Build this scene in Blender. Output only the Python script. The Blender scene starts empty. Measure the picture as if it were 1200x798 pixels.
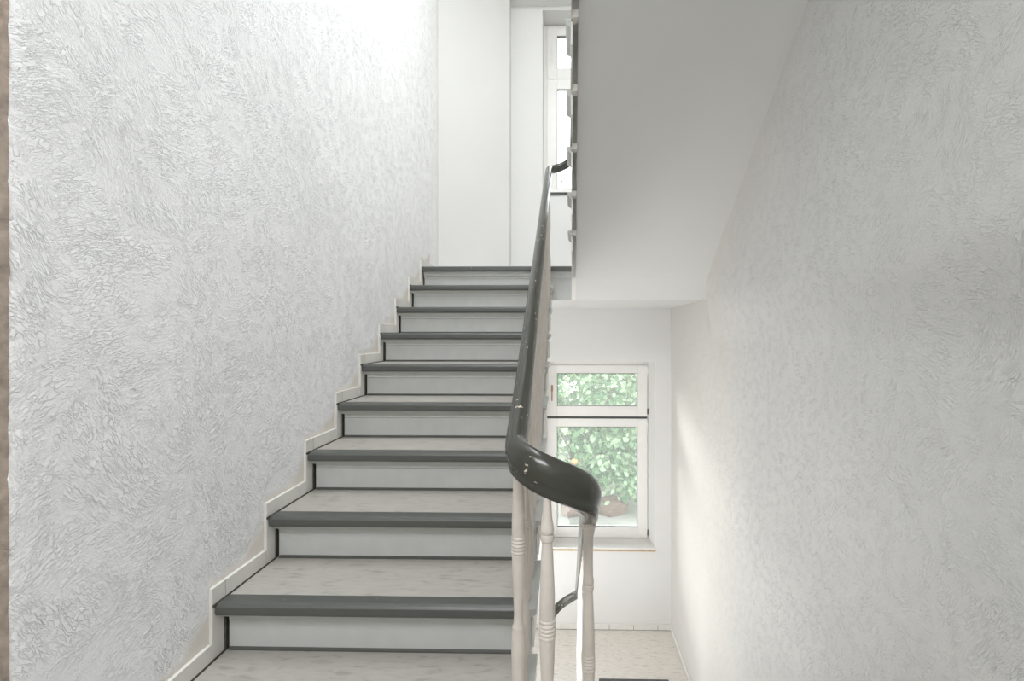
import bpy, bmesh, math, random
from mathutils import Vector
from mathutils import noise as mnoise
random.seed(7)
S = bpy.context.scene
COL = S.collection
G = .28                                   # going of one step in metres
EYE = 3.113                               # eye height above the lower landing (z = 0)
def zz(Z): return EYE + Z * G             # height given in goings from eye level

# ------------------------------------------------------------ camera, sky, lights, exposure
cam_d = bpy.data.cameras.new('camera'); cam = bpy.data.objects.new('camera', cam_d); COL.objects.link(cam)
cam.location = (0, 0, EYE); cam.rotation_euler = (math.pi / 2, 0, .0208)
cam_d.sensor_width = 36; cam_d.lens = 562.5 / 1200 * 36
cam_d.shift_x = -50.1 / 1200; cam_d.shift_y = -8.1 / 1200
cam_d.clip_start = .02; cam_d.clip_end = 300
S.camera = cam

w = bpy.data.worlds.new('sky'); S.world = w; w.use_nodes = True
nt = w.node_tree; nt.nodes.clear()
bg = nt.nodes.new('ShaderNodeBackground'); ow = nt.nodes.new('ShaderNodeOutputWorld')
tc = nt.nodes.new('ShaderNodeTexCoord'); sp = nt.nodes.new('ShaderNodeSeparateXYZ'); rp = nt.nodes.new('ShaderNodeValToRGB')
nt.links.new(tc.outputs['Generated'], sp.inputs[0]); nt.links.new(sp.outputs['Z'], rp.inputs[0])
rp.color_ramp.elements[0].color = (1, 1, 1, 1); rp.color_ramp.elements[0].position = .0
rp.color_ramp.elements[1].color = (.80, .90, 1, 1); rp.color_ramp.elements[1].position = .9
nt.links.new(rp.outputs[0], bg.inputs[0]); bg.inputs[1].default_value = 3.7
nt.links.new(bg.outputs[0], ow.inputs[0])

def area(name, loc, rot, sx, sy, power, col=(1, 1, 1), portal=False):
    l = bpy.data.lights.new(name, 'AREA'); l.shape = 'RECTANGLE'; l.size = sx; l.size_y = sy
    l.energy = power; l.color = col
    if portal: l.cycles.is_portal = True
    o = bpy.data.objects.new(name, l); COL.objects.link(o); o.location = loc; o.rotation_euler = rot
    return o
YB = 18.086 * G                            # back wall plane, 5.064 m
YF = YB + .23                              # window plane
sun = bpy.data.lights.new('sun', 'SUN'); sun.energy = 7.5; sun.angle = math.radians(32); sun.color = (1, .97, .92)
so = bpy.data.objects.new('sun', sun); COL.objects.link(so)
so.rotation_euler = Vector((1, -1.45, -.68)).to_track_quat('-Z', 'Y').to_euler()
area('portal_lower', (.36, YF + .12, 1.8), (-math.pi / 2, 0, 0), 1.15, 2.0, 1, portal=True)
area('portal_upper', (.36, YF + .12, 5.55), (-math.pi / 2, 0, 0), 1.15, 2.0, 1, portal=True)
area('hall_fill', (-.6, -1.1, 5.2), (0, 0, 0), 1.6, 1.2, 74, (.975, .983, .985))  # unseen fill light added behind the camera to brighten the stairs
area('stairwell_fill', (.1, 1.7, 7.0), (0, -.1, 0), 1.6, 2.4, 94, (.94, .97, .995))  # added fill from above, standing in for daylight of the upper storeys

S.view_settings.view_transform = 'Standard'; S.view_settings.look = 'None'
S.view_settings.exposure = 0.36; S.view_settings.gamma = 1.0; S.view_settings.use_curve_mapping = False
S.cycles.max_bounces = 14; S.cycles.diffuse_bounces = 8; S.cycles.transparent_max_bounces = 16
S.cycles.caustics_reflective = False; S.cycles.caustics_refractive = False
S.cycles.use_denoising = True

# ------------------------------------------------------------ materials
def mat(name, col, rough=.6, spec=.4, var=0, vscale=8, bump=0, bscale=60, metal=0):
    m = bpy.data.materials.new(name); m.use_nodes = True; n = m.node_tree; b = n.nodes['Principled BSDF']
    b.inputs['Base Color'].default_value = (*col, 1); b.inputs['Roughness'].default_value = rough
    b.inputs['Specular IOR Level'].default_value = spec; b.inputs['Metallic'].default_value = metal
    t = n.nodes.new('ShaderNodeTexCoord')
    if var:
        q = n.nodes.new('ShaderNodeTexNoise'); q.inputs['Scale'].default_value = vscale; q.inputs['Detail'].default_value = 6
        n.links.new(t.outputs['Object'], q.inputs['Vector'])
        r = n.nodes.new('ShaderNodeMapRange'); r.inputs[1].default_value = .3; r.inputs[2].default_value = .7
        r.inputs[3].default_value = 1 - var; r.inputs[4].default_value = 1 + var
        n.links.new(q.outputs[0], r.inputs[0])
        x = n.nodes.new('ShaderNodeVectorMath'); x.operation = 'SCALE'; x.inputs[0].default_value = col
        n.links.new(r.outputs[0], x.inputs['Scale']); n.links.new(x.outputs[0], b.inputs['Base Color'])
    if bump:
        q = n.nodes.new('ShaderNodeTexNoise'); q.inputs['Scale'].default_value = bscale; q.inputs['Detail'].default_value = 4
        n.links.new(t.outputs['Object'], q.inputs['Vector'])
        bp = n.nodes.new('ShaderNodeBump'); bp.inputs['Strength'].default_value = 1; bp.inputs['Distance'].default_value = bump
        n.links.new(q.outputs[0], bp.inputs['Height']); n.links.new(bp.outputs[0], b.inputs['Normal'])
    return m

def node(n, t, **k):
    x = n.nodes.new(t)
    for a, v in k.items(): setattr(x, a, v)
    return x
def plaster(name, col, dist=.006, rot=(.9, 0, 0), attr=False):
    """rough rendered wall: short worm-like scratches in changing directions"""
    m = bpy.data.materials.new(name); m.use_nodes = True; n = m.node_tree; L = n.links; b = n.nodes['Principled BSDF']
    b.inputs['Roughness'].default_value = .75; b.inputs['Specular IOR Level'].default_value = .25
    t = node(n, 'ShaderNodeTexCoord')
    wn = node(n, 'ShaderNodeTexNoise'); wn.inputs['Scale'].default_value = 2.2; wn.inputs['Detail'].default_value = 2
    L.new(t.outputs['Object'], wn.inputs['Vector'])
    sc = node(n, 'ShaderNodeVectorMath', operation='SCALE'); sc.inputs['Scale'].default_value = .17
    L.new(wn.outputs['Color'], sc.inputs[0])
    ad = node(n, 'ShaderNodeVectorMath', operation='ADD'); L.new(t.outputs['Object'], ad.inputs[0]); L.new(sc.outputs[0], ad.inputs[1])
    def groove(rx, s1, s2, width, k):
        mr = node(n, 'ShaderNodeMapping'); mr.vector_type = 'POINT'; mr.inputs['Rotation'].default_value = (rx, 0, 0)
        L.new(ad.outputs[0], mr.inputs[0])
        ms = node(n, 'ShaderNodeVectorMath', operation='MULTIPLY'); ms.inputs[1].default_value = (12, s1*1.7, s2*1.7); L.new(mr.outputs[0], ms.inputs[0])
        q = node(n, 'ShaderNodeTexNoise'); q.inputs['Scale'].default_value = 1; q.inputs['Detail'].default_value = 2.5; q.inputs['Roughness'].default_value = .55; q.inputs['Distortion'].default_value = .6
        L.new(ms.outputs[0], q.inputs['Vector'])
        s = node(n, 'ShaderNodeMath', operation='SUBTRACT'); s.inputs[1].default_value = .5; L.new(q.outputs[0], s.inputs[0])
        a = node(n, 'ShaderNodeMath', operation='ABSOLUTE'); L.new(s.outputs[0], a.inputs[0])
        r = node(n, 'ShaderNodeMapRange', interpolation_type='SMOOTHSTEP'); r.inputs[2].default_value = width; r.inputs[3].default_value = 0; r.inputs[4].default_value = 1
        L.new(a.outputs[0], r.inputs[0]); return r.outputs[0]
    a1 = groove(.95, 22, 75, .05, 0); a2 = groove(-.35, 26, 80, .05, 1)
    mk = node(n, 'ShaderNodeTexNoise'); mk.inputs['Scale'].default_value = 4.5; mk.inputs['Detail'].default_value = 1; L.new(t.outputs['Object'], mk.inputs['Vector'])
    mr = node(n, 'ShaderNodeMapRange', interpolation_type='SMOOTHSTEP'); mr.inputs[1].default_value = .42; mr.inputs[2].default_value = .58; L.new(mk.outputs[0], mr.inputs[0])
    mx = node(n, 'ShaderNodeMix'); L.new(mr.outputs[0], mx.inputs[0]); L.new(a1, mx.inputs[2]); L.new(a2, mx.inputs[3])
    bm0 = node(n, 'ShaderNodeTexNoise'); bm0.inputs['Scale'].default_value = 20; bm0.inputs['Detail'].default_value = 2; L.new(ad.outputs[0], bm0.inputs['Vector'])
    bm1 = node(n, 'ShaderNodeMapRange', interpolation_type='SMOOTHSTEP'); bm1.inputs[1].default_value = .38; bm1.inputs[2].default_value = .60; bm1.inputs[3].default_value = .40; L.new(bm0.outputs[0], bm1.inputs[0])
    mm = node(n, 'ShaderNodeMath', operation='MULTIPLY'); L.new(mx.outputs[0], mm.inputs[0]); L.new(bm1.outputs[0], mm.inputs[1]); mx = mm
    g = node(n, 'ShaderNodeTexNoise'); g.inputs['Scale'].default_value = 90; g.inputs['Detail'].default_value = 3; L.new(ad.outputs[0], g.inputs['Vector'])
    p = node(n, 'ShaderNodeMath', operation='MULTIPLY_ADD'); L.new(g.outputs[0], p.inputs[0]); p.inputs[1].default_value = .9; L.new(mx.outputs[0], p.inputs[2])
    bp = node(n, 'ShaderNodeBump'); bp.inputs['Distance'].default_value = dist
    last = p.outputs[0]
    big = node(n, 'ShaderNodeTexNoise'); big.inputs['Scale'].default_value = 1.3; big.inputs['Detail'].default_value = 5; L.new(t.outputs['Object'], big.inputs['Vector'])
    br = node(n, 'ShaderNodeMapRange'); br.inputs[1].default_value = .3; br.inputs[2].default_value = .7; br.inputs[3].default_value = .965; br.inputs[4].default_value = 1.03; L.new(big.outputs[0], br.inputs[0])
    cs = node(n, 'ShaderNodeVectorMath', operation='SCALE'); cs.inputs[0].default_value = col; L.new(br.outputs[0], cs.inputs['Scale'])
    colour = cs.outputs[0]
    if name.endswith('right'):                 # shade of a shallow dent at shoulder height, painted as a darker spot
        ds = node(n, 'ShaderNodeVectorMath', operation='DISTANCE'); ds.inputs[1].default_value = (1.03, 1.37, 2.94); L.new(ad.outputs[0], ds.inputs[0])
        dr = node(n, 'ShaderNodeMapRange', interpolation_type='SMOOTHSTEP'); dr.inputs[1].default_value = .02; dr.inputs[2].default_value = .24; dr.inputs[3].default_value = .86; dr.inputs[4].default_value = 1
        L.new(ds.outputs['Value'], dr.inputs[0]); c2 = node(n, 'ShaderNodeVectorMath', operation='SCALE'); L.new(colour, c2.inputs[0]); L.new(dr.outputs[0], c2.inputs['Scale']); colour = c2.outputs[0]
    if attr:
        at = node(n, 'ShaderNodeAttribute', attribute_name='patch')
        iv = node(n, 'ShaderNodeMath', operation='SUBTRACT'); iv.inputs[0].default_value = 1; L.new(at.outputs['Fac'], iv.inputs[1])
        L.new(iv.outputs[0], bp.inputs['Strength'])
        cm = node(n, 'ShaderNodeMix', data_type='RGBA'); L.new(at.outputs['Fac'], cm.inputs[0]); L.new(colour, cm.inputs[6]); cm.inputs[7].default_value = (.72, .67, .61, 1)
        colour = cm.outputs[2]
    L.new(last, bp.inputs['Height']); L.new(bp.outputs[0], b.inputs['Normal']); L.new(colour, b.inputs['Base Color'])
    return m

M = {}
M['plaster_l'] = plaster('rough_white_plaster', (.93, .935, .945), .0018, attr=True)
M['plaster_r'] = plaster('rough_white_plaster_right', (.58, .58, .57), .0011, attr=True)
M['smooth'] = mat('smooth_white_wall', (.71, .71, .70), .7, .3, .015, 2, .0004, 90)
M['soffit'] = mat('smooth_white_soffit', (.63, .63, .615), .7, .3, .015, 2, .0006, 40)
M['bare'] = mat('bare_beige_plaster', (.30, .25, .21), .9, .2, .25, 30, .006, 45)
M['paint'] = mat('grey_white_stair_paint', (.52, .53, .52), .38, .5, .04, 14, .0003, 50)
M['endpaint'] = mat('light_grey_tread_paint', (.50, .51, .49), .4, .5, .05, 20, .0003, 50)
M['string'] = mat('cream_string_paint', (.72, .71, .67), .45, .5, .03, 14)
M['baluster'] = mat('chalky_baluster_paint', (.66, .61, .56), .45, .45, .05, 25, .0005, 70)
M['tile'] = mat('white_skirting_tile', (.72, .71, .68), .35, .5, .04, 12)
M['joint'] = mat('dark_joint_sealant', (.07, .065, .055), .7, .3, .3, 40)
M['white'] = mat('white_window_paint', (.80, .79, .77), .35, .5, .015, 10)
M['brass'] = mat('worn_brass', (.36, .22, .12), .4, .5, .2, 60, 0, 60, .6)
M['gasket'] = mat('dark_gasket', (.07, .075, .07), .6, .3)
M['sillwood'] = mat('bare_sill_edge', (.50, .38, .24), .6, .3, .1, 30)
M['mat'] = mat('grey_doormat_fibre', (.13, .135, .14), .95, .1, .3, 120, .004, 300)
M['soil'] = mat('pale_yard_ground', (.27, .25, .22), .95, .1, .3, 1.2, .02, 9)
M['bark'] = mat('brown_bark', (.13, .09, .06), .9, .2, .3, 20)
M['blossom'] = mat('orange_blossom', (.85, .25, .10), .6, .3)
M['brick'] = mat('brown_red_stone', (.15, .085, .065), .9, .2, .2, 6)

def lino(name, col):                                   # streaky marbled linoleum
    m = mat(name, col, .42, .45)
    n = m.node_tree; L = n.links; b = n.nodes['Principled BSDF']; t = node(n, 'ShaderNodeTexCoord')
    mp = node(n, 'ShaderNodeMapping'); mp.inputs['Scale'].default_value = (14, 55, 30); L.new(t.outputs['Object'], mp.inputs[0])
    q = node(n, 'ShaderNodeTexNoise'); q.inputs['Scale'].default_value = 1; q.inputs['Detail'].default_value = 5; q.inputs['Distortion'].default_value = .8; L.new(mp.outputs[0], q.inputs['Vector'])
    r = node(n, 'ShaderNodeValToRGB'); e = r.color_ramp.elements
    e[0].position = .30; e[0].color = (col[0]*.80, col[1]*.78, col[2]*.75, 1); e[1].position = .62; e[1].color = (*[c*1.08 for c in col], 1)
    x = e.new(.42); x.color = (*col, 1)
    L.new(q.outputs[0], r.inputs[0])
    L.new(r.outputs[0], b.inputs['Base Color'])
    bp = node(n, 'ShaderNodeBump'); bp.inputs['Distance'].default_value = .0004; L.new(q.outputs[0], bp.inputs['Height']); L.new(bp.outputs[0], b.inputs['Normal'])
    return m
M['lino'] = lino('marbled_beige_linoleum', (.38, .365, .335))
M['floorlino'] = lino('pale_beige_linoleum', (.70, .66, .61))

def chipped(name, col, chip, thr, scale, rough):        # glossy paint with little chips
    m = mat(name, col, rough, .5); n = m.node_tree; L = n.links; b = n.nodes['Principled BSDF']; t = node(n, 'ShaderNodeTexCoord')
    q = node(n, 'ShaderNodeTexNoise'); q.inputs['Scale'].default_value = scale; q.inputs['Detail'].default_value = 4; L.new(t.outputs['Object'], q.inputs['Vector'])
    q2 = node(n, 'ShaderNodeTexNoise'); q2.inputs['Scale'].default_value = 9; q2.inputs['Detail'].default_value = 1; L.new(t.outputs['Object'], q2.inputs['Vector'])
    a = node(n, 'ShaderNodeMath', operation='MULTIPLY_ADD'); L.new(q2.outputs[0], a.inputs[0]); a.inputs[1].default_value = .35; L.new(q.outputs[0], a.inputs[2])
    r = node(n, 'ShaderNodeMapRange'); r.inputs[1].default_value = thr; r.inputs[2].default_value = thr + .012; L.new(a.outputs[0], r.inputs[0])
    mx = node(n, 'ShaderNodeMix', data_type='RGBA'); mx.inputs[6].default_value = (*col, 1); mx.inputs[7].default_value = (*chip, 1)
    L.new(r.outputs[0], mx.inputs[0]); L.new(mx.outputs[2], b.inputs['Base Color'])
    return m
M['rail'] = chipped('chipped_dark_grey_rail_gloss', (.048, .049, .040), (.55, .50, .42), .868, 60, .20)
M['nosing'] = chipped('dark_grey_nosing_rubber', (.085, .089, .082), (.30, .30, .28), .93, 40, .36)

def leafmat(name, col):
    m = mat(name, col, .45, .4, .25, 3); b = m.node_tree.nodes['Principled BSDF']
    n = m.node_tree; tr = n.nodes.new('ShaderNodeBsdfTranslucent'); tr.inputs[0].default_value = (col[0]*1.3, col[1]*1.3, col[2]*.8, 1)
    mx = n.nodes.new('ShaderNodeMixShader'); mx.inputs[0].default_value = .35
    o = n.nodes['Material Output']; n.links.new(b.outputs[0], mx.inputs[1]); n.links.new(tr.outputs[0], mx.inputs[2]); n.links.new(mx.outputs[0], o.inputs[0])
    return m
M['leaf'] = leafmat('green_leaf', (.10, .20, .085)); M['leaf2'] = leafmat('pale_green_leaf', (.32, .42, .27))

def glass():
    m = bpy.data.materials.new('hazy_window_glass'); m.use_nodes = True; n = m.node_tree; n.nodes.clear(); L = n.links
    o = node(n, 'ShaderNodeOutputMaterial'); t = node(n, 'ShaderNodeBsdfTransparent'); t.inputs[0].default_value = (.95, .97, .96, 1)
    gl = node(n, 'ShaderNodeBsdfGlossy'); gl.inputs['Roughness'].default_value = .02
    fr = node(n, 'ShaderNodeFresnel'); fr.inputs[0].default_value = 1.45
    m1 = node(n, 'ShaderNodeMixShader'); L.new(fr.outputs[0], m1.inputs[0]); L.new(t.outputs[0], m1.inputs[1]); L.new(gl.outputs[0], m1.inputs[2])
    tl = node(n, 'ShaderNodeBsdfTranslucent'); tl.inputs[0].default_value = (.95, 1, .98, 1)
    m2 = node(n, 'ShaderNodeMixShader'); m2.inputs[0].default_value = .07  # small translucent share put in for pale haze over the view outside
    L.new(m1.outputs[0], m2.inputs[1]); L.new(tl.outputs[0], m2.inputs[2]); L.new(m2.outputs[0], o.inputs[0])
    return m
M['glass'] = glass()

# ------------------------------------------------------------ mesh helpers
class MB:
    def __init__(s): s.v = []; s.f = []
    def box(s, x0, x1, y0, y1, z0, z1):
        b = len(s.v)
        s.v += [(x0,y0,z0),(x1,y0,z0),(x1,y1,z0),(x0,y1,z0),(x0,y0,z1),(x1,y0,z1),(x1,y1,z1),(x0,y1,z1)]
        s.f += [[b+i for i in q] for q in ((0,3,2,1),(4,5,6,7),(0,1,5,4),(1,2,6,5),(2,3,7,6),(3,0,4,7))]
        return s
    def prism_x(s, pts, x0, x1):                       # (y, z) outline extruded along x
        b = len(s.v); n = len(pts)
        s.v += [(x0, y, z) for y, z in pts] + [(x1, y, z) for y, z in pts]
        s.f += [[b+i for i in range(n)], [b+n+i for i in reversed(range(n))]]
        s.f += [[b+i, b+n+i, b+n+(i+1)%n, b+(i+1)%n] for i in range(n)]
        return s
    def prism_z(s, pts, z0, z1):
        b = len(s.v); n = len(pts)
        s.v += [(x, y, z0) for x, y in pts] + [(x, y, z1) for x, y in pts]
        s.f += [[b+i for i in reversed(range(n))], [b+n+i for i in range(n)]]
        s.f += [[b+i, b+(i+1)%n, b+n+(i+1)%n, b+n+i] for i in range(n)]
        return s
    def lathe(s, prof, cx=0, cy=0, seg=20):
        b = len(s.v); n = len(prof)
        for z, r in prof:
            for k in range(seg):
                a = 2*math.pi*k/seg; s.v.append((cx+r*math.cos(a), cy+r*math.sin(a), z))
        for i in range(n-1):
            for k in range(seg):
                k2 = (k+1)%seg; s.f.append([b+i*seg+k, b+i*seg+k2, b+(i+1)*seg+k2, b+(i+1)*seg+k])
        s.f.append([b+k for k in reversed(range(seg))]); s.f.append([b+(n-1)*seg+k for k in range(seg)])
        return s
    def sweep(s, path, prof, scale=None):              # prof: (lateral, up) outline
        b = len(s.v); n = len(prof); P = [Vector(p) for p in path]
        for i, p in enumerate(P):
            t = (P[min(i+1, len(P)-1)] - P[max(i-1, 0)]).normalized()
            lat = t.cross(Vector((0,0,1))).normalized(); up = lat.cross(t).normalized()
            sa, sh = scale(p) if scale else (1, 1)
            for a, h in prof: s.v.append(tuple(p + lat*a*sa + up*h*sh))
        for i in range(len(P)-1):
            for k in range(n):
                k2 = (k+1)%n; s.f.append([b+i*n+k, b+(i+1)*n+k, b+(i+1)*n+k2, b+i*n+k2])
        s.f.append([b+k for k in range(n)]); s.f.append([b+(len(P)-1)*n+k for k in reversed(range(n))])
        return s
    def mesh(s, name, m, smooth=False):
        me = bpy.data.meshes.new(name); me.from_pydata(s.v, [], s.f); me.materials.append(m)
        bm = bmesh.new(); bm.from_mesh(me); bmesh.ops.recalc_face_normals(bm, faces=bm.faces); bm.to_mesh(me); bm.free()
        if smooth:
            for p in me.polygons: p.use_smooth = True
        return me
def link(name, me, parent=None, loc=None, bevel=0, kind=None, label=None, cat=None, group=None, rotz=0, auto=False):
    o = bpy.data.objects.new(name, me); COL.objects.link(o)
    if parent: o.parent = parent
    if loc: o.location = loc
    if rotz: o.rotation_euler.z = rotz
    if bevel:
        b = o.modifiers.new('bevel', 'BEVEL'); b.width = bevel; b.segments = 2; b.limit_method = 'ANGLE'; b.angle_limit = .6
    if kind: o['kind'] = kind
    if label: o['label'] = label
    if cat: o['category'] = cat
    if group: o['group'] = group
    return o
def part(name, mb, m, parent=None, bevel=0, smooth=False, **k):
    return link(name, mb.mesh(name, M[m], smooth), parent, bevel=bevel, **k)
def box(name, m, b, parent=None, bevel=0, **k): return part(name, MB().box(*b), m, parent, bevel, **k)
def empty(name, loc=(0,0,0), **k): return link(name, None, None, loc, **k)

# ------------------------------------------------------------ main dimensions (metres)
XL = -4.082 * G                # left wall
XR = -.32 * G                  # outer tread ends of the left flight
XS = .19 * G                   # string of the right hand flights
XE = .055 * G                  # their tread ends
XW = 4.0 * G                   # right wall
RL = .6287 * G                 # rise, upper half of the storey
RD = .672 * G                  # rise, lower half
N0 = 5.4785; Z0 = -3.1378      # nosing 0 of the left flight
ZU = zz(1.892)                 # upper half landing
ZM = zz(-4.395)                # the floor the photographer stands on
ZTOP = 7.10; ZHALL = 5.30

# ------------------------------------------------------------ the setting
box('floor', 'floorlino', (XL, XW+.05, 13.77*G, YB, -.24, 0), kind='structure')
# main floor slab with its well cut out
fl = MB(); zb = ZM - .26
fl.prism_z([(-3.3, -2.2), (XW-.02, -2.2), (XW-.02, 4.66*G), (XE+.012, 4.66*G), (XE, 4.40*G), (-.03, 4.27*G), (XR+.012, 4.40*G), (XR, 4.64*G), (XL, 4.64*G), (XL, .966), (-3.3, .966)], zb, ZM)
part('floor', fl, 'lino', kind='structure')
# upper half landing
lm = MB().box(XL, .25*G, 13.77*G, YB, zz(.95), ZU)
lm.prism_x([(13.62*G, zz(.952)), (YB, zz(.93)), (YB, ZU), (12.74*G, ZU), (12.74*G, zz(1.75)), (12.95*G, zz(1.56))], XS, XW)
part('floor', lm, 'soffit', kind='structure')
box('ceiling', 'smooth', (-3.3, XW+.1, .7, YB+.4, ZTOP, ZTOP+.1), kind='structure')
box('ceiling', 'smooth', (-3.3, XW+.1, -2.2, .72, ZHALL, ZHALL+.3), kind='structure')
box('wall_front', 'smooth', (-3.3, XW+.1, .62, .72, ZHALL+.3, ZTOP), kind='structure')
box('wall_hall', 'smooth', (-3.4, XW+.1, -2.3, -2.2, 0, ZHALL+.3), kind='structure')
box('wall_hall', 'smooth', (-3.4, -3.3, -2.3, .97, ZM-.3, ZHALL+.3), kind='structure')

# left wall: rough plaster with smoothed patches above the stepped skirting
def grid_wall(name, m, fx, y0, y1, z0, z1, step, patch=None):
    ny = int((y1-y0)/step)+1; nz = int((z1-z0)/step)+1; v = []; f = []; pa = []
    for j in range(nz+1):
        for i in range(ny+1):
            y = y0+(y1-y0)*i/ny; z = z0+(z1-z0)*j/nz
            v.append((fx(y, z), y, z)); pa.append(patch(y, z) if patch else 0)
    for j in range(nz):
        for i in range(ny):
            a = j*(ny+1)+i; f.append((a, a+1, a+ny+2, a+ny+1))
    me = bpy.data.meshes.new(name); me.from_pydata(v, [], f); me.materials.append(m)
    for p in me.polygons: p.use_smooth = True
    at = me.attributes.new('patch', 'FLOAT', 'POINT'); at.data.foreach_set('value', pa)
    return me
def ss(a, b, x):
    t = max(0, min(1, (x-a)/(b-a))); return t*t*(3-2*t)
YC = .966
def lx(y, z):
    d = mnoise.noise(Vector((0, y*5, z*5)))*.002 + mnoise.noise(Vector((3, y*45, z*45)))*.0022
    return XL + d*.9 - .004*(1-ss(YC, YC+.012, y))
def tile_top(y):            # top line of the stepped skirting at distance y
    i = math.floor((y/G - (N0+.17) + .22))
    return zz(Z0 + i*.6287 + .2), i
def lpatch(y, z):
    n = y/G; t, i = tile_top(y)
    if i > 8: return ss(15.0, 15.6, n)
    if i < -2: return 0
    edge = N0+.17-.22+i+1                    # next riser tile starts here
    a = (edge - n)/.55; b = (z - t)/(.55*RL)
    if a < 0: a = 0
    w = .28*mnoise.noise(Vector((1, y*14, z*14)))
    s = 1 - ss(.62, 1.10, a*.95 + b*.85 + w)
    if z < t: s = 1
    thin = 1 - ss(.010, .030, z - t + .01*w)
    return min(1, max(s*.85, thin*.8, .6*ss(14.6, 15.4, n)))
me = grid_wall('wall_left', M['plaster_l'], lx, YC, 15.45*G, ZM-.3, ZTOP, .017, lpatch)
wl = link('wall_left', me, kind='structure')
# end face of that wall at the corner next to the camera, bare beige plaster
ev = []; ef = []; nz = 260; cols = [0, .004, .012, .03, .08, .2, .5, 1.0, 2.16]
for j in range(nz+1):
    z = ZM-.3+(ZTOP-ZM+.3)*j/nz
    for c in cols:
        d = mnoise.noise(Vector((c*30, 9, z*40)))*.006
        ev.append((lx(YC, z) - c + (abs(mnoise.noise(Vector((7, 1, z*28))))*.006 if c == 0 else 0), YC + (0 if c == 0 else d - .004), z))
k = len(cols)
for j in range(nz):
    for i in range(k-1): a = j*k+i; ef.append((a, a+1, a+k+1, a+k))
me = bpy.data.meshes.new('wall_corner'); me.from_pydata(ev, [], ef); me.materials.append(M['bare'])
for p in me.polygons: p.use_smooth = True
link('wall_corner', me, kind='structure')

# right wall, slightly bulging above the lower landing
def rx(y, z):
    n = y/G; Z = (z-EYE)/G
    tgt = 3.97 if n > 13.57 else (3.97 - .19*ss(0, .75, 13.57-n) if n > 12.8 else 3.78 - .13*(12.8-n)/5.6)
    k = ss(-.3, 1.0, Z)
    low = 3.99 - .02*(18-n)/18
    return (tgt*k + low*(1-k))*G + mnoise.noise(Vector((5, y*4, z*4)))*.002 + mnoise.noise(Vector((6, y*45, z*45)))*.0007
def rpatch(y, z):                            # finish is smoother towards the back and above the landing
    n = y/G; return .35*ss(9.5, 13.5, n) + .35*ss(.5, 4, (z-EYE)/G)*ss(6, 10, n)
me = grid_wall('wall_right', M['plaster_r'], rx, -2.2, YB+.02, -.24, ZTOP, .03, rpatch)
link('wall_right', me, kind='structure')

# back wall with two deep window openings
WX0, WX1 = -.235, .915
opens = [(.862, 2.815), (4.60, 6.527)]
YO = YB + .42
bw = MB()
def quad(*p): b = len(bw.v); bw.v += p; bw.f.append([b, b+1, b+2, b+3])
zs = [-.24, opens[0][0], opens[0][1], opens[1][0], opens[1][1], ZTOP]
for Y in (YB, YO):
    for a, b in ((XL-.1, WX0), (WX1+(.03 if Y == YB else -.02), XW+.1)):
        quad((a, Y, zs[0]), (b, Y, zs[0]), (b, Y, zs[-1]), (a, Y, zs[-1]))
    x1 = WX1+(.03 if Y == YB else -.02)
    for a, b in ((zs[0], zs[1]), (zs[2], zs[3]), (zs[4], zs[5])):
        quad((WX0, Y, a), (x1, Y, a), (x1, Y, b), (WX0, Y, b))
for z0, z1 in opens:
    quad((WX0, YB, z0), (WX0, YO, z0), (WX0, YO, z1), (WX0, YB, z1))
    quad((WX1+.03, YB, z0), (WX1-.02, YO, z0), (WX1-.02, YO, z1), (WX1+.03, YB, z1))
    for z in (z0, z1): quad((WX0, YB, z), (WX1+.03, YB, z), (WX1-.02, YO, z), (WX0, YO, z))
part('wall_back', bw, 'smooth', kind='structure')
# slanted corner wall and the shallow niche round the upper window
cw = MB().prism_z([(XL-.12, 15.35*G), (XL+.003, 15.42*G), (-2.03*G, 17.50*G), (-2.02*G, 17.55*G), (-2.02*G, YB+.01), (XL-.12, YB+.01)], 0, ZTOP)
part('wall_corner', cw, 'smooth', kind='structure')
box('trim_1', 'smooth', (-2.04*G, XW, 17.55*G, YB+.01, 6.568, ZTOP), bevel=.012, kind='structure')

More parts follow.
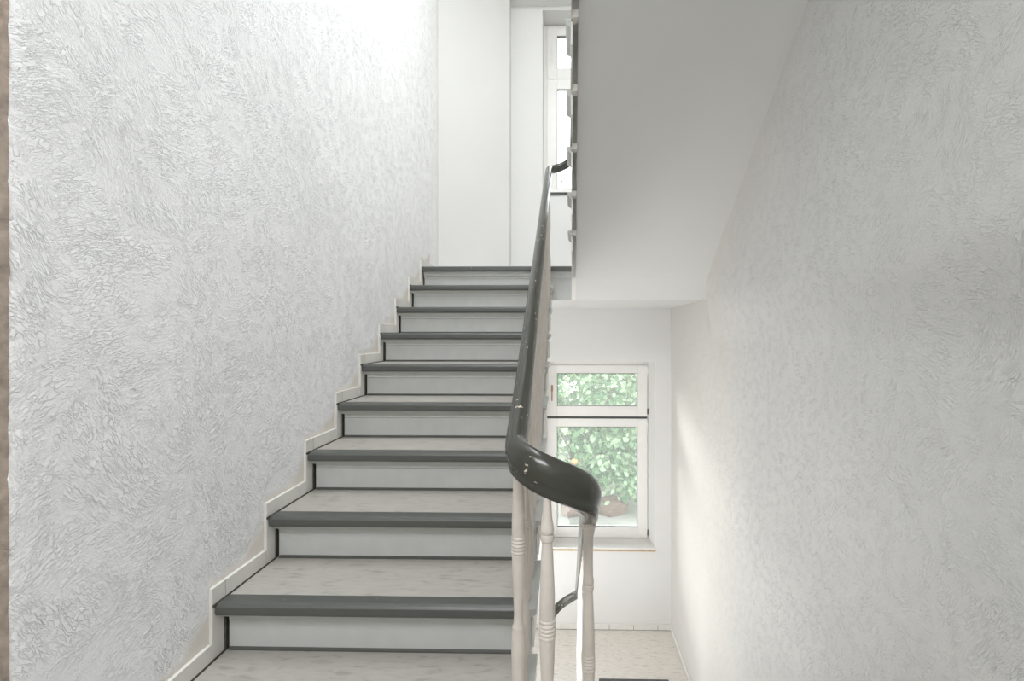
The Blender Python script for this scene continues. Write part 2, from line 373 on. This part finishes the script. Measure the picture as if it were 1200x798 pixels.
# ------------------------------------------------------------ windows
def ring(mb, x0, x1, z0, z1, t, y0, y1, tb=None, tt=None):
    tb = tb or t; tt = tt or t
    mb.box(x0, x0+t, y0, y1, z0, z1); mb.box(x1-t, x1, y0, y1, z0, z1)
    mb.box(x0+t, x1-t, y0, y1, z0, z0+tb); mb.box(x0+t, x1-t, y0, y1, z1-tt, z1)
    return mb
def window(name, dz, label):
    w = empty(name, kind='structure'); X0, X1 = WX0-.005, .945
    zb, zt = .835+dz, 2.80+dz; mid = 2.19+dz
    f = ring(MB(), X0, X1, zb, zt, .055, YF+.012, YF+.075, .045, .045); f.box(X0+.055, X1-.055, YF+.0125, YF+.0745, mid-.03, mid+.02)
    part('window_frame', f, 'white', w, .003)
    xa, xb = X0+.045, .905
    for a, b, ga, gb in ((mid+.012, zt-.035, 2.318+dz, 2.676+dz), (zb+.035, mid-.012, .986+dz, 2.088+dz)):
        gx0, gx1 = -.085, .800
        s = MB(); y0, y1 = YF-.006, YF+.05
        s.box(xa, gx0, y0, y1, a, b); s.box(gx1, xb, y0, y1, a, b)
        s.box(gx0, gx1, y0, y1, a, ga); s.box(gx0, gx1, y0, y1, gb, b)
        sash = part('sash', s, 'white', w, .004)
        part('glazing_bead', ring(MB(), gx0, gx1, ga, gb, .005, y0+.008, y0+.022), 'gasket', sash)
        box('pane', 'glass', (gx0, gx1, y0+.024, y0+.028, ga, gb), sash)
    # gap between the sashes, dark
    box('gasket', 'gasket' if dz == 0 else 'white', (xa, xb, YF+.004, YF+.014, mid-.012, mid+.012), w)
    h = MB().box(-.150, -.130, YF-.012, YF-.005, 2.475+dz, 2.545+dz); h.box(-.145, -.135, YF-.034, YF-.010, 2.50+dz, 2.512+dz); h.box(-.146, -.134, YF-.040, YF-.030, 2.375+dz, 2.512+dz)
    part('window_handle', h, 'brass' if dz == 0 else 'white', w, .002)
    for z in (2.26, 2.70, .93, 2.10):
        hm = MB().lathe([(z+dz-.03, .008), (z+dz+.03, .008)], .912, YF-.006, 10)
        part('hinge', hm, 'gasket' if z in (2.26, .93) else 'white', w)
    return w
w1 = window('window_1', 0, '')
w2 = window('window_2', 3.718, '')
# lower sill: white board with a bare wooden front edge; upper: dark front edge
for nm, z, m2 in (('trim_2', .862, 'sillwood'), ('trim_3', 4.612, 'gasket')):
    sl = box(nm, 'white', (WX0-.01, WX1+.035, YB-.014, YF+.02, z-.022, z+.002), None, .003, kind='structure')
    box('sill_edge', m2, (-.20 if z < 2 else -.155, WX1+.037, YB-.020, YB-.013, z-.032 if z < 2 else z-.034, z-.014), sl)
# small ornament stuck to the upper pane
om = MB()
for a in range(5):
    t = math.radians(90+72*a); u = (math.cos(t), math.sin(t)); q = (-u[1]*.006, u[0]*.006); c0 = (-.035, 4.800)
    b = len(om.v)
    for y in (YF+.012, YF+.016): om.v += [(c0[0]+q[0], y, c0[1]+q[1]), (c0[0]-q[0], y, c0[1]-q[1]), (c0[0]+u[0]*.035, y, c0[1]+u[1]*.035)]
    om.f += [[b, b+1, b+2], [b+3, b+5, b+4], [b, b+2, b+5, b+3], [b+1, b+4, b+5, b+2]]
part('window_ornament', om, 'endpaint', w2)

# ------------------------------------------------------------ skirting tiles
bb = empty('baseboard_back', kind='structure')
x = XW+.001; first = True
while x > XL:
    wd = .145 if first else .254; first = False
    x0 = max(XL, x-wd)
    box('tile', 'tile', (x0+.002, x-.002, YB-.012, YB, .004, .064), bb, .0015); x = x0
box('joint', 'joint', (XL, XW, YB-.010, YB-.001, 0, .05), bb)
br = empty('baseboard_right', kind='structure')
y = YB-.012
tm = None
while y > 13.9*G:
    y0 = max(13.8*G, y-.254)
    xx = rx((y+y0)/2, .1)
    box('tile', 'tile', (xx-.009, xx+.01, y0+.002, y-.002, .004, .058), br, .0015); y = y0
box('joint', 'joint', (rx(4.5,.1)-.005, rx(4.5,.1)+.01, 13.8*G, YB-.012, 0, .05), br)

bl = empty('baseboard_left', kind='structure')
th = .012
mA = MB().box(0, th, 0, .22*G-.0025, 0, RL+.2*G).mesh('tile', M['tile'])
mB = MB().box(0, th, .0015, .78*G-.0025, 0, .2*G).mesh('tile', M['tile'])
for i in range(-1, 9):
    yr = (N0+.17+i)*G; zt = zz(Z0+.6287*i); jit = random.uniform(-.002, .002)
    o = link('tile', mA, bl, (XL-.001+jit*.3, yr-.22*G, zt-RL+.001), bevel=.001)
    if i < 8: link('tile', mB, bl, (XL-.001-jit*.3, yr, zt+.001), bevel=.001)
yr = (N0+.17+8)*G
for q in range(2): box('tile', 'tile', (XL, XL+th, yr+q*.25+.002, min(yr+q*.25+.248, 15.4*G), ZU, ZU+.2*G), bl, .001)
# dark seam between the tiles and the steps
sm = MB()
for i in range(-1, 9):
    yr = (N0+.17+i)*G; zt = zz(Z0+.6287*i)
    sm.box(XL+th-.002, XL+th+.004, yr-.008, yr+.014, zt-RL, zt-.02)
    if i < 8: sm.box(XL+th-.002, XL+th+.003, yr-.22*G, yr+G, zt-.004, zt+.0045)
part('joint', sm, 'joint', bl)

# ------------------------------------------------------------ steps
# local frame: open end at x = 0, wall end at x = -W, front edge y = 0, top z = 0, climbing towards +y
def step_meshes(W, rise, lino_end, side_x, deep=.335, low=0):
    d = {}
    t = MB(); rings = [(0, 0), (-.016, 0), (-.022, .003), (-.034, .012), (-.040, .020), (-.052, .026)]
    b = 0
    for z, ins in rings: t.v += [(-W, ins, z-.003), (-ins, ins, z-.003), (-ins, deep, z-.003), (-W, deep, z-.003)]
    n = len(rings)
    for i in range(n-1):
        for k in range(4): k2 = (k+1)%4; t.f.append([i*4+k, i*4+k2, i*4+4+k2, i*4+4+k])
    t.f.append([3, 2, 1, 0]); t.f.append([(n-1)*4+k for k in range(4)])
    d['tread'] = t.mesh('tread', M['endpaint'])
    d['lino'] = MB().box(-W+.012, lino_end, .058, deep-.0075, -.003, .0005).mesh('linoleum', M['lino'])
    pr = [(.059, -.003), (.059, .002), (.012, .0025), (.003, -.001), (-.0035, -.008), (-.004, -.028), (.000, -.036), (.010, -.038), (.012, -.033), (.004, -.018)]
    ns = MB().prism_x(pr, -W+.001, lino_end)
    d['nosing'] = ns.mesh('nosing', M['nosing'])
    y = .17*G
    r = MB().box(-W+.018, side_x, y, y+.02, -rise+.001+low, -.035)
    d['riser'] = r.mesh('riser', M['paint'])
    mo = MB().prism_x([(y+.004, -.040), (y-.022, -.040), (y-.022, -.048), (y-.012, -.054), (y-.006, -.066), (y-.006, -.074), (y, -.078), (y+.004, -.078)], -W+.021, side_x)
    d['moulding'] = mo.mesh('moulding', M['paint'])
    d['base'] = MB().prism_x([(y+.002, -rise), (y-.006, -rise), (y-.006, -rise+.006), (y+.002, -rise+.012)], -W+.021, lino_end).mesh('base_strip', M['nosing'])
    # bracket board on the face of the string, below the tread end
    d['bracket'] = MB().box(side_x+.0005, side_x+.009, y+.004, y+.265, -rise*.9, -.055).mesh('bracket', M['string'])
    return d
def add_step(d, flight, loc, rotz=0, bevel=True, bracket=True):
    t = link('tread', d['tread'], flight, loc, rotz=rotz, bevel=.003)
    link('linoleum', d['lino'], t); link('nosing', d['nosing'], t, bevel=.0015, label='dark grey rubber nosing strip')
    r = link('riser', d['riser'], flight, loc, rotz=rotz)
    link('moulding', d['moulding'], r); link('base_strip', d['base'], r)
    if bracket: link('bracket', d['bracket'], flight, loc, rotz=rotz, bevel=.002)
    return t
def string_outline(steps, rise, ybot_off, ext):            # local outline in (y, z) of a cut string
    y = .17*G; pts = []
    for i in range(steps):
        pts.append((i*G+y+.002, (i-1)*rise-.03 if i else -rise)); pts.append((i*G+y+.002, i*rise-.045))
    return pts

dl = step_meshes(XR-XL-.004, RL, -.213*G, -.074*G)
left = empty('staircase', (XR, N0*G, ZM), label='main flight climbing along the left wall, grey nosings and marbled linoleum treads', cat='staircase')
def lpos(i): return (0, i*G, zz(Z0+.6287*i)-ZM)
for i in range(-1, 8): add_step(dl, left, lpos(i))
# cut string and plain underside of the left flight
pts = []
y = .17*G
pts.append((-G+y+.002, lpos(-1)[2]-RL))
for i in range(-1, 9):
    z = lpos(i)[2]; pts.append((i*G+y+.002, z-.05))
    pts.append(((i+1)*G+y+.002, z-.05)) if i < 8 else None
pts.append((8*G+y+.002, lpos(8)[2]-.05-.20)); pts.append((8*G+y+.0, lpos(8)[2]-1.02*G)); pts.append((-.45*G, lpos(0)[2]-1.05*G-.45*RL)); pts.append((-G+y+.002, lpos(-1)[2]-RL-.02))
s = MB().prism_x(pts, -.074*G-.03, -.074*G)
part('string', s, 'string', left)
un = [(-G+y+.03, lpos(-1)[2]-RL-.01), (8*G+y, lpos(8)[2]-RL-.03), (8*G+y, lpos(8)[2]-1.0*G), (-G*.2, lpos(0)[2]-1.0*G-.2*RL)]
part('underside', MB().prism_x(un, -(XR-XL)+.002, -.074*G-.03), 'soffit', left)

# landing edge: dark nosing, mouldings and the painted fascia below it
edge = empty('landing_edge', (XL, (N0+8)*G, ZU), label='grey landing edge above the top step, dark nosing over pale fascia boards', cat='landing edge')
Lx = .25*G - XL
part('nosing', MB().prism_x([(.34, -.003), (.34, .002), (.012, .0025), (.002, -.001), (-.004, -.008), (-.004, -.030), (.000, -.037), (.30, -.037)], .002, Lx), 'nosing', edge, .0015)
part('moulding', MB().prism_x([(y+.004, -.037), (y-.030, -.037), (y-.030, -.047), (y-.018, -.055), (y-.018, -.068), (y-.006, -.080), (y-.006, -.090), (y+.004, -.090)], .021, Lx), 'paint', edge)
box('fascia', 'paint', (.021, Lx, y, y+.028, -.264, -.03), edge)

# right hand flights (climbing towards the camera): same step turned round
def right_flight(name, name_br, bot_n, count, rise, zfirst, label, soffit_pts):
    W = 3.93*G - XE
    d = step_meshes(W, rise, -(XS-XE)-.16*G, -(XS-XE)+.004, .25, .045)
    f = empty(name, (XE, bot_n*G, zfirst), label=label, cat='staircase')
    for k in range(count):
        add_step(d, f, (0, -k*G, k*rise), math.pi, bracket=name_br)
    return f, d
nU = 12.55
up, dU = right_flight('staircase', True, nU, 10, RL, ZU+RL, 'upper flight passing overhead on the right, seen from its plain underside', None)
zf = ZU+RL
# string of the upper flight and its smooth soffit
y = .17*G
pts = [(1.05*G, zz(.96)-zf), (1.02*G, -RL-.0), (-y, -RL)]
pts = [(1.02*G, zz(.945)-zf), (1.02*G, -RL+.0)]
for k in range(10):
    pts.append((-k*G-y-.002, (k-1)*RL-.0 if k == 0 else (k-1)*RL-.05)); pts.append((-k*G-y-.002, k*RL-.05))
pts.append((-10*G-y, 9*RL-.05)); pts.append((-10*G-y, 9*RL-.05+.02)); 
nend = nU-10.17
pts.append(((nend-nU)*G, zz(1.092+.629*(13.57-nend))-zf)); pts.append(((12.9-nU)*G, zz(1.49)-zf))
part('string', MB().prism_x(pts, XS-XE-.012, XS-XE+.018), 'string', up)
sf = [((13.57-nU)*G, zz(.95)-zf), ((12.9-nU)*G, zz(1.49)-zf), ((nend-nU)*G, zz(1.092+.629*(13.57-nend))-zf), ((nend-nU)*G, zz(1.15+.629*(13.57-nend))-zf), ((12.9-nU)*G, zz(1.56)-zf), ((13.57-nU)*G, zz(1.05)-zf)]
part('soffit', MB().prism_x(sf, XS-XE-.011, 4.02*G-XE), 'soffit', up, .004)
up.rotation_euler.z = -.016; up.location.x += .034*G
# upper main floor edge
box('floor', 'soffit', (XL, XW, .60, (nU-9.83)*G, ZHALL, zf+9*RL+RL-.0), kind='structure')

nD = 13.5
dn, dD = right_flight('staircase', False, nD, 9, RD, RD, 'lower flight running down on the right to the lower landing', None)
pts = [(-y+.0, -RD)]
for k in range(9):
    pts.append((-k*G-y-.002, (k-1)*RD-(.05 if k else 0))); pts.append((-k*G-y-.002, k*RD-.05))
pts.append((-9*G-y, 8*RD-.05)); pts.append((-9*G-y, 8*RD-.9*G)); pts.append((-.9*G, -RD)); pts = pts
part('string', MB().prism_x(pts, XS-XE, XS-XE+.03), 'paint', dn)
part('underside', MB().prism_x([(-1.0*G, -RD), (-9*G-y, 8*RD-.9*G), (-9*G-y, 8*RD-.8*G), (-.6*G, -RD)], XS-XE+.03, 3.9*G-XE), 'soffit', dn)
dn.rotation_euler.z = -.0144; dn.location.x += .13*G
# dark nosing where the main floor meets that flight
box('trim_4', 'nosing', (XE, XW-.03, 4.60*G, 4.675*G, ZM-.03, ZM+.003), bevel=.002, kind='structure')

# flight below the lower landing, only its top steps can be glimpsed through the well
low = empty('staircase', (XR, 9.55*G, zz(Z0+.6287*8)-13.01*G-4*RL), label='flight sinking below the lower landing, glimpsed through the stair well', cat='staircase')
for k in range(4): add_step(dl, low, (0, k*G, k*RL), bracket=False)
pts = [(y, -RL)]
for k in range(4):
    pts.append((k*G+y+.002, k*RL-.05)); pts.append(((k+1)*G+y+.002, k*RL-.05))
pts += [(4*G+y, 3*RL-.2), (0, -RL-.2)]
part('string', MB().prism_x(pts, -.074*G-.03, -.074*G), 'string', low)

# ------------------------------------------------------------ balustrades
half = [(0, -.031), (.014, -.031), (.019, -.027), (.0205, -.019), (.0185, -.015), (.0225, -.010), (.0265, -.002), (.0270, .008), (.0235, .018), (.0165, .026), (.0085, .0305), (.003, .0325)]
RAIL = half + [(-a, h) for a, h in reversed(half[1:])]
XRL = -.452; XRR = .242
def arc(nc, za, zb, toward, steps=18, deep=1, xr=XRR):
    """half turn round the well end from the left rail (za) to the right rail (zb); toward = +1 bulges away from the camera"""
    c = (XRL+xr)/2; r = (xr-XRL)/2; out = []
    for k in range(1, steps):
        t = k/steps; a = math.pi*(1-t)
        out.append(((c+r*math.cos(a))*G, (nc+toward*r*deep*math.sin(a))*G, zz(za+(zb-za)*(t**1.1 if toward > 0 else t**1.6))))
    return out
def line(X, n0, za, n1, zb, k):
    return [(X*G, (n0+(n1-n0)*i/k)*G, zz(za+(zb-za)*i/k)) for i in range(k+1)]
def rail_z_left(n, off=0): return -.917 + (n-4.73)*(4.68+.917)/(13.70-4.73) + off
def smooth_path(P, it=3):
    for _ in range(it):
        Q = [P[0]]
        for i in range(1, len(P)-1): Q.append(tuple((P[i-1][j]+2*P[i][j]+P[i+1][j])/4 for j in range(3)))
        Q.append(P[-1]); P = Q
    return P
NA = 4.47
z_a = rail_z_left(NA); z_b = -1.54
def rail_z_down(n): return z_b + (n-NA)*(-7.33-z_b)/(13.70-NA)
def rail_z_up(n): return 5.10 + (13.70-n)*.629

BAL = [(0, .0130), (.004, .0150), (.02, .0150), (.10, .0180), (.19, .0198), (.235, .0185), (.250, .0165), (.253, .0172), (.257, .0160), (.264, .0135), (.29, .0122), (.34, .0140), (.40, .0170), (.452, .0183)]
for k in range(5): BAL += [(.455+k*.0095, .0180), (.4575+k*.0095, .0198), (.4610+k*.0095, .0198), (.4635+k*.0095, .0178)]
BAL += [(.506, .0185), (.55, .0180), (.60, .0165), (.66, .0138), (.683, .0124), (.685, .0150), (.692, .0162), (.699, .0150), (.701, .0125), (.704, .0150), (.711, .0163), (.722, .0150), (.74, .0115), (.77, .0098), (.80, .0094)]
bcache = {}
def baluster(parent, X, n, zfoot, ztop, newel=False):
    h = round(ztop-zfoot, 3); key = (h, newel)
    if key not in bcache:
        k = MB().lathe(([(z, r) for z, r in BAL] if not newel else [(z, r if z < .72 else .0135) for z, r in BAL]) + [(h-.07, .0096 if not newel else .0150), (h+.006, .0100 if not newel else .017)], seg=20 if n < 8 else 12)
        if newel:
            k.box(-.020, .020, -.018, .018, h-.045, h+.006)
            k.prism_x([(-.10, h+.022), (-.018, h-.040), (.018, h-.040), (.05, h-.010)], -.012, .012)
        bcache[key] = k.mesh('baluster', M['baluster'], True)
        bcache[key].polygons.foreach_set('use_smooth', [True]*len(bcache[key].polygons))
    o = link('baluster', bcache[key], parent, (X*G-parent.location.x, n*G-parent.location.y, zfoot-parent.location.z))
    es = o.modifiers.new('edges', 'EDGE_SPLIT'); es.split_angle = .7
    return o
# main balustrade: up the left flight, round the near end of the well and down the right flight
mb_ = empty('balustrade', (0, 4.3*G, ZM), label='main balustrade, dark chipped handrail curving round the near end of the well', cat='balustrade')
path = [((XRR+.155*i/34)*G, p[1], p[2]) for i, p in zip(range(34, -1, -1), line(XRR, 13.70, -7.33, NA, z_b, 34))]
path += list(reversed(arc(NA, z_a, z_b, -1, 30, 1.12)))
path += line(XRL, NA, z_a, 13.70, 4.68, 40)
path += arc(13.70, 4.68, 5.10, 1, 20)
path += line(XRR, 13.70, 5.10, 3.0, rail_z_up(3.0), 30)
path = smooth_path(path, 4)
def swell(p):                                # the turned piece at the near end is much deeper than the straight rail
    n = p.y/G + 4.3
    k = 1 - ss(4.45, 5.3, n)
    return 1 + .10*k, 1 + .46*k
path = [(p[0]-mb_.location.x, p[1]-mb_.location.y, p[2]-mb_.location.z) for p in path]
part('handrail', MB().sweep(path, RAIL, swell), 'rail', mb_, smooth=True, label='dark green-grey gloss handrail with chipped edges')
def rz(z): return zz(z) - .031
for i in range(-1, 8):
    for off in ((.20, .72) if i > -1 else (.20,)):
        n = N0+i+off; baluster(mb_, -.452, n, zz(Z0+.6287*i), rz(rail_z_left(n)))
baluster(mb_, -.452, 5.20, zz(Z0-.6287), rz(rail_z_left(5.20)))
baluster(mb_, -.148, 4.06, ZM+.055, rz(-1.36))
box('plinth', 'baluster', (-.148*G-.03, -.148*G+.03, 4.06*G-.03-4.3*G, 4.06*G+.03-4.3*G, 0, .056), mb_, .003)
baluster(mb_, .242, 4.92, ZM-RD, rz(rail_z_down(4.92))+.034, newel=True)
for j in range(0, 9):
    for off in (.05, .55):
        n = 4.5+j+off+.45
        if j == 0 and off == .05: continue
        k = math.floor(n-4.5); 
        if k > 8: continue
        baluster(mb_, .242+.0168*(n-4.47), n, ZM-RD*(k+1), rz(rail_z_down(n)))
for k in range(1, 10):
    for off in (.15, .65):
        n = 13.55-k-off; baluster(mb_, .242, n, ZU+k*RL, rz(rail_z_up(n)))
# balustrade of the flight below, joining at the lower landing
lb = empty('balustrade', (0, 13.7*G, 0), label='lower balustrade turning at the far end of the well above the lower landing', cat='balustrade')
path = line(XRL, 9.8, rail_z_left(9.8, -13.01), 13.70, -8.33, 14) + arc(13.70, -8.33, -7.40, 1, 20, 1, .397) + [(.397*G, 13.68*G, zz(-7.33))]
path = smooth_path(path, 3)
path = [(p[0], p[1]-13.7*G, p[2]) for p in path]
part('handrail', MB().sweep(path, RAIL), 'rail', lb, smooth=True, label='dark grey curved handrail')
for k in range(4):
    for off in (.2, .7):
        n = 9.55+k+off; baluster(lb, -.452, n, zz(Z0+.6287*8)-13.01*G-(4-k)*RL, rz(rail_z_left(n, -13.01)))

# ------------------------------------------------------------ doormat
dm = empty('doormat', (.62, 14.7*G, 0), label='grey fibre doormat lying on the pale floor of the lower landing', cat='doormat')
box('pile', 'mat', (-.305, .305, -.21, .21, .003, .012), dm, .003)
box('border', 'gasket', (-.312, .312, -.217, .217, 0, .005), dm, .002)

# ------------------------------------------------------------ yard outside the lower window
gm = []; gf = []
for j in range(31):
    for i in range(41):
        x = -12+i*.7; yy_ = YO+.3+j*.8
        gm.append((x, yy_, -.55+.05*mnoise.noise(Vector((x*.5, yy_*.5, 0)))))
for j in range(30):
    for i in range(40): a = j*41+i; gf.append((a, a+1, a+42, a+41))
me = bpy.data.meshes.new('ground'); me.from_pydata(gm, [], gf); me.materials.append(M['soil'])
link('ground', me, kind='structure')

def leaf_pts(c, s, rng):
    ax = Vector((rng.uniform(-1, 1), rng.uniform(-1.2, .2), rng.uniform(-1.1, .1))).normalized()
    n = Vector((rng.uniform(-.6, .6), rng.uniform(-1, .1), rng.uniform(.1, 1.1))).normalized()
    sd = ax.cross(n).normalized(); up = sd.cross(ax).normalized()
    p = [c, c+ax*s*.35+sd*s*.30+up*s*.07, c+ax*s*.75+sd*s*.24+up*s*.05, c+ax*s, c+ax*s*.75-sd*s*.24+up*s*.05, c+ax*s*.35-sd*s*.30+up*s*.07, c+ax*s*.5]
    return p
LF = [(0, 1, 6), (1, 2, 6), (2, 3, 6), (3, 4, 6), (4, 5, 6), (5, 0, 6)]
def bush(name, cx, cy, rxx, ryy, h, count, label, seed, singles, size=(.10, .17)):
    rng = random.Random(seed)
    r = empty(name, (cx, cy, -.55), label=label, cat='bush', group=None)
    st = MB()
    for k in range(7):
        a = rng.uniform(0, 6.28); e = Vector((math.cos(a)*rxx*.6, math.sin(a)*ryy*.6, h*rng.uniform(.5, .85)))
        pth = [tuple(e*t + Vector((0, 0, .25*math.sin(t*3)))) for t in (0, .25, .5, .75, 1)]
        rr = .035
        st.sweep([(q[0]+1e-3*i, q[1]+.01*i, q[2]) for i, q in enumerate(pth)], [(rr*math.cos(b), rr*math.sin(b)) for b in [i*math.pi/3 for i in range(6)]])
    part('stem', st, 'bark', r, kind='stuff')
    clumps = [(Vector((rng.uniform(-1, 1)*rxx*.85, rng.uniform(-1, 1)*ryy*.7, rng.uniform(.1, 1)*h)), rng.uniform(.35, .75)) for _ in range(60)]
    A = {0: MB(), 1: MB()}; front = []
    for k in range(count):
        c, cr = clumps[rng.randrange(len(clumps))]
        d = Vector((rng.gauss(0, 1), rng.gauss(0, 1), rng.gauss(0, 1))).normalized()*cr*rng.uniform(.75, 1.05)
        p = c+d
        if p.z < .30: continue
        L = leaf_pts(p, rng.uniform(*size), rng); w = 1 if rng.random() < (.62 if d.z > -.1 else .2) else 0  # clump tops get mostly pale leaves, sunlight put into the leaf colour
        if len(front) < singles and d.y < -.12 and abs(p.x) < 1.1 and p.y < -.1 and .3 < p.z < 3.6: front.append((L, w, p)); continue
        m = A[w]; b = len(m.v); m.v += [tuple(q) for q in L]; m.f += [[b+i for i in t] for t in LF]
    def raw(mb, m, nm):
        me = bpy.data.meshes.new(nm); me.from_pydata(mb.v, [], mb.f); me.materials.append(M[m]); return me
    link('foliage', raw(A[0], 'leaf', 'foliage'), r, kind='stuff'); link('foliage', raw(A[1], 'leaf2', 'foliage'), r, kind='stuff', label='pale sunlit foliage')
    for L, w, p in front:
        mb = MB(); mb.v = [tuple(q-p) for q in L]; mb.f = [list(t) for t in LF]
        link('leaf', raw(mb, 'leaf2' if w else 'leaf', 'leaf'), r, tuple(p))
    return r
b1 = bush('leafy_bush', .45, 10.6, 1.9, 1.0, 3.9, 9000, 'broad pale green leafy bush filling the lower window, one orange blossom on it', 3, 240)
bush('leafy_bush', -3.9, 11.2, 2.0, 1.2, 4.2, 5000, 'green bush outside to the left of the one with the orange blossom', 5, 0, (.12, .2))
bush('leafy_bush', 5.0, 11.0, 2.0, 1.2, 4.3, 5000, 'green bush outside to the right of the one with the orange blossom', 8, 0, (.12, .2))
bush('leafy_bush', .6, 14.0, 4.4, 1.3, 4.6, 7000, 'tall bush standing behind the blossoming bush in the yard', 11, 0, (.16, .26))
bm_ = MB().lathe([(-.05, .01), (-.03, .05), (0, .065), (.03, .05), (.05, .01)], 0, 0, 9)
o = link('blossom', bm_.mesh('blossom', M['blossom'], True), b1, (-.27, -1.5, 1.24))

def rock(x, y, r, label, seed):
    bm = bmesh.new(); bmesh.ops.create_icosphere(bm, subdivisions=3, radius=r)
    for v in bm.verts:
        k = 1 + .35*mnoise.noise(v.co*3/r*.4 + Vector((seed, 0, 0))); v.co = Vector((v.co.x*k*1.3, v.co.y*k, v.co.z*k*.85))
    me = bpy.data.meshes.new('rock'); bm.to_mesh(me); bm.free(); me.materials.append(M['brick'])
    link('rock', me, None, (x, y, -.55+r*.55), label=label, cat='rock')
rock(.15, 9.75, .20, 'reddish brown stone at the foot of the bush, left one seen through the window', 1)
rock(.95, 9.8, .24, 'reddish brown stone at the foot of the bush, right one seen through the window', 4)
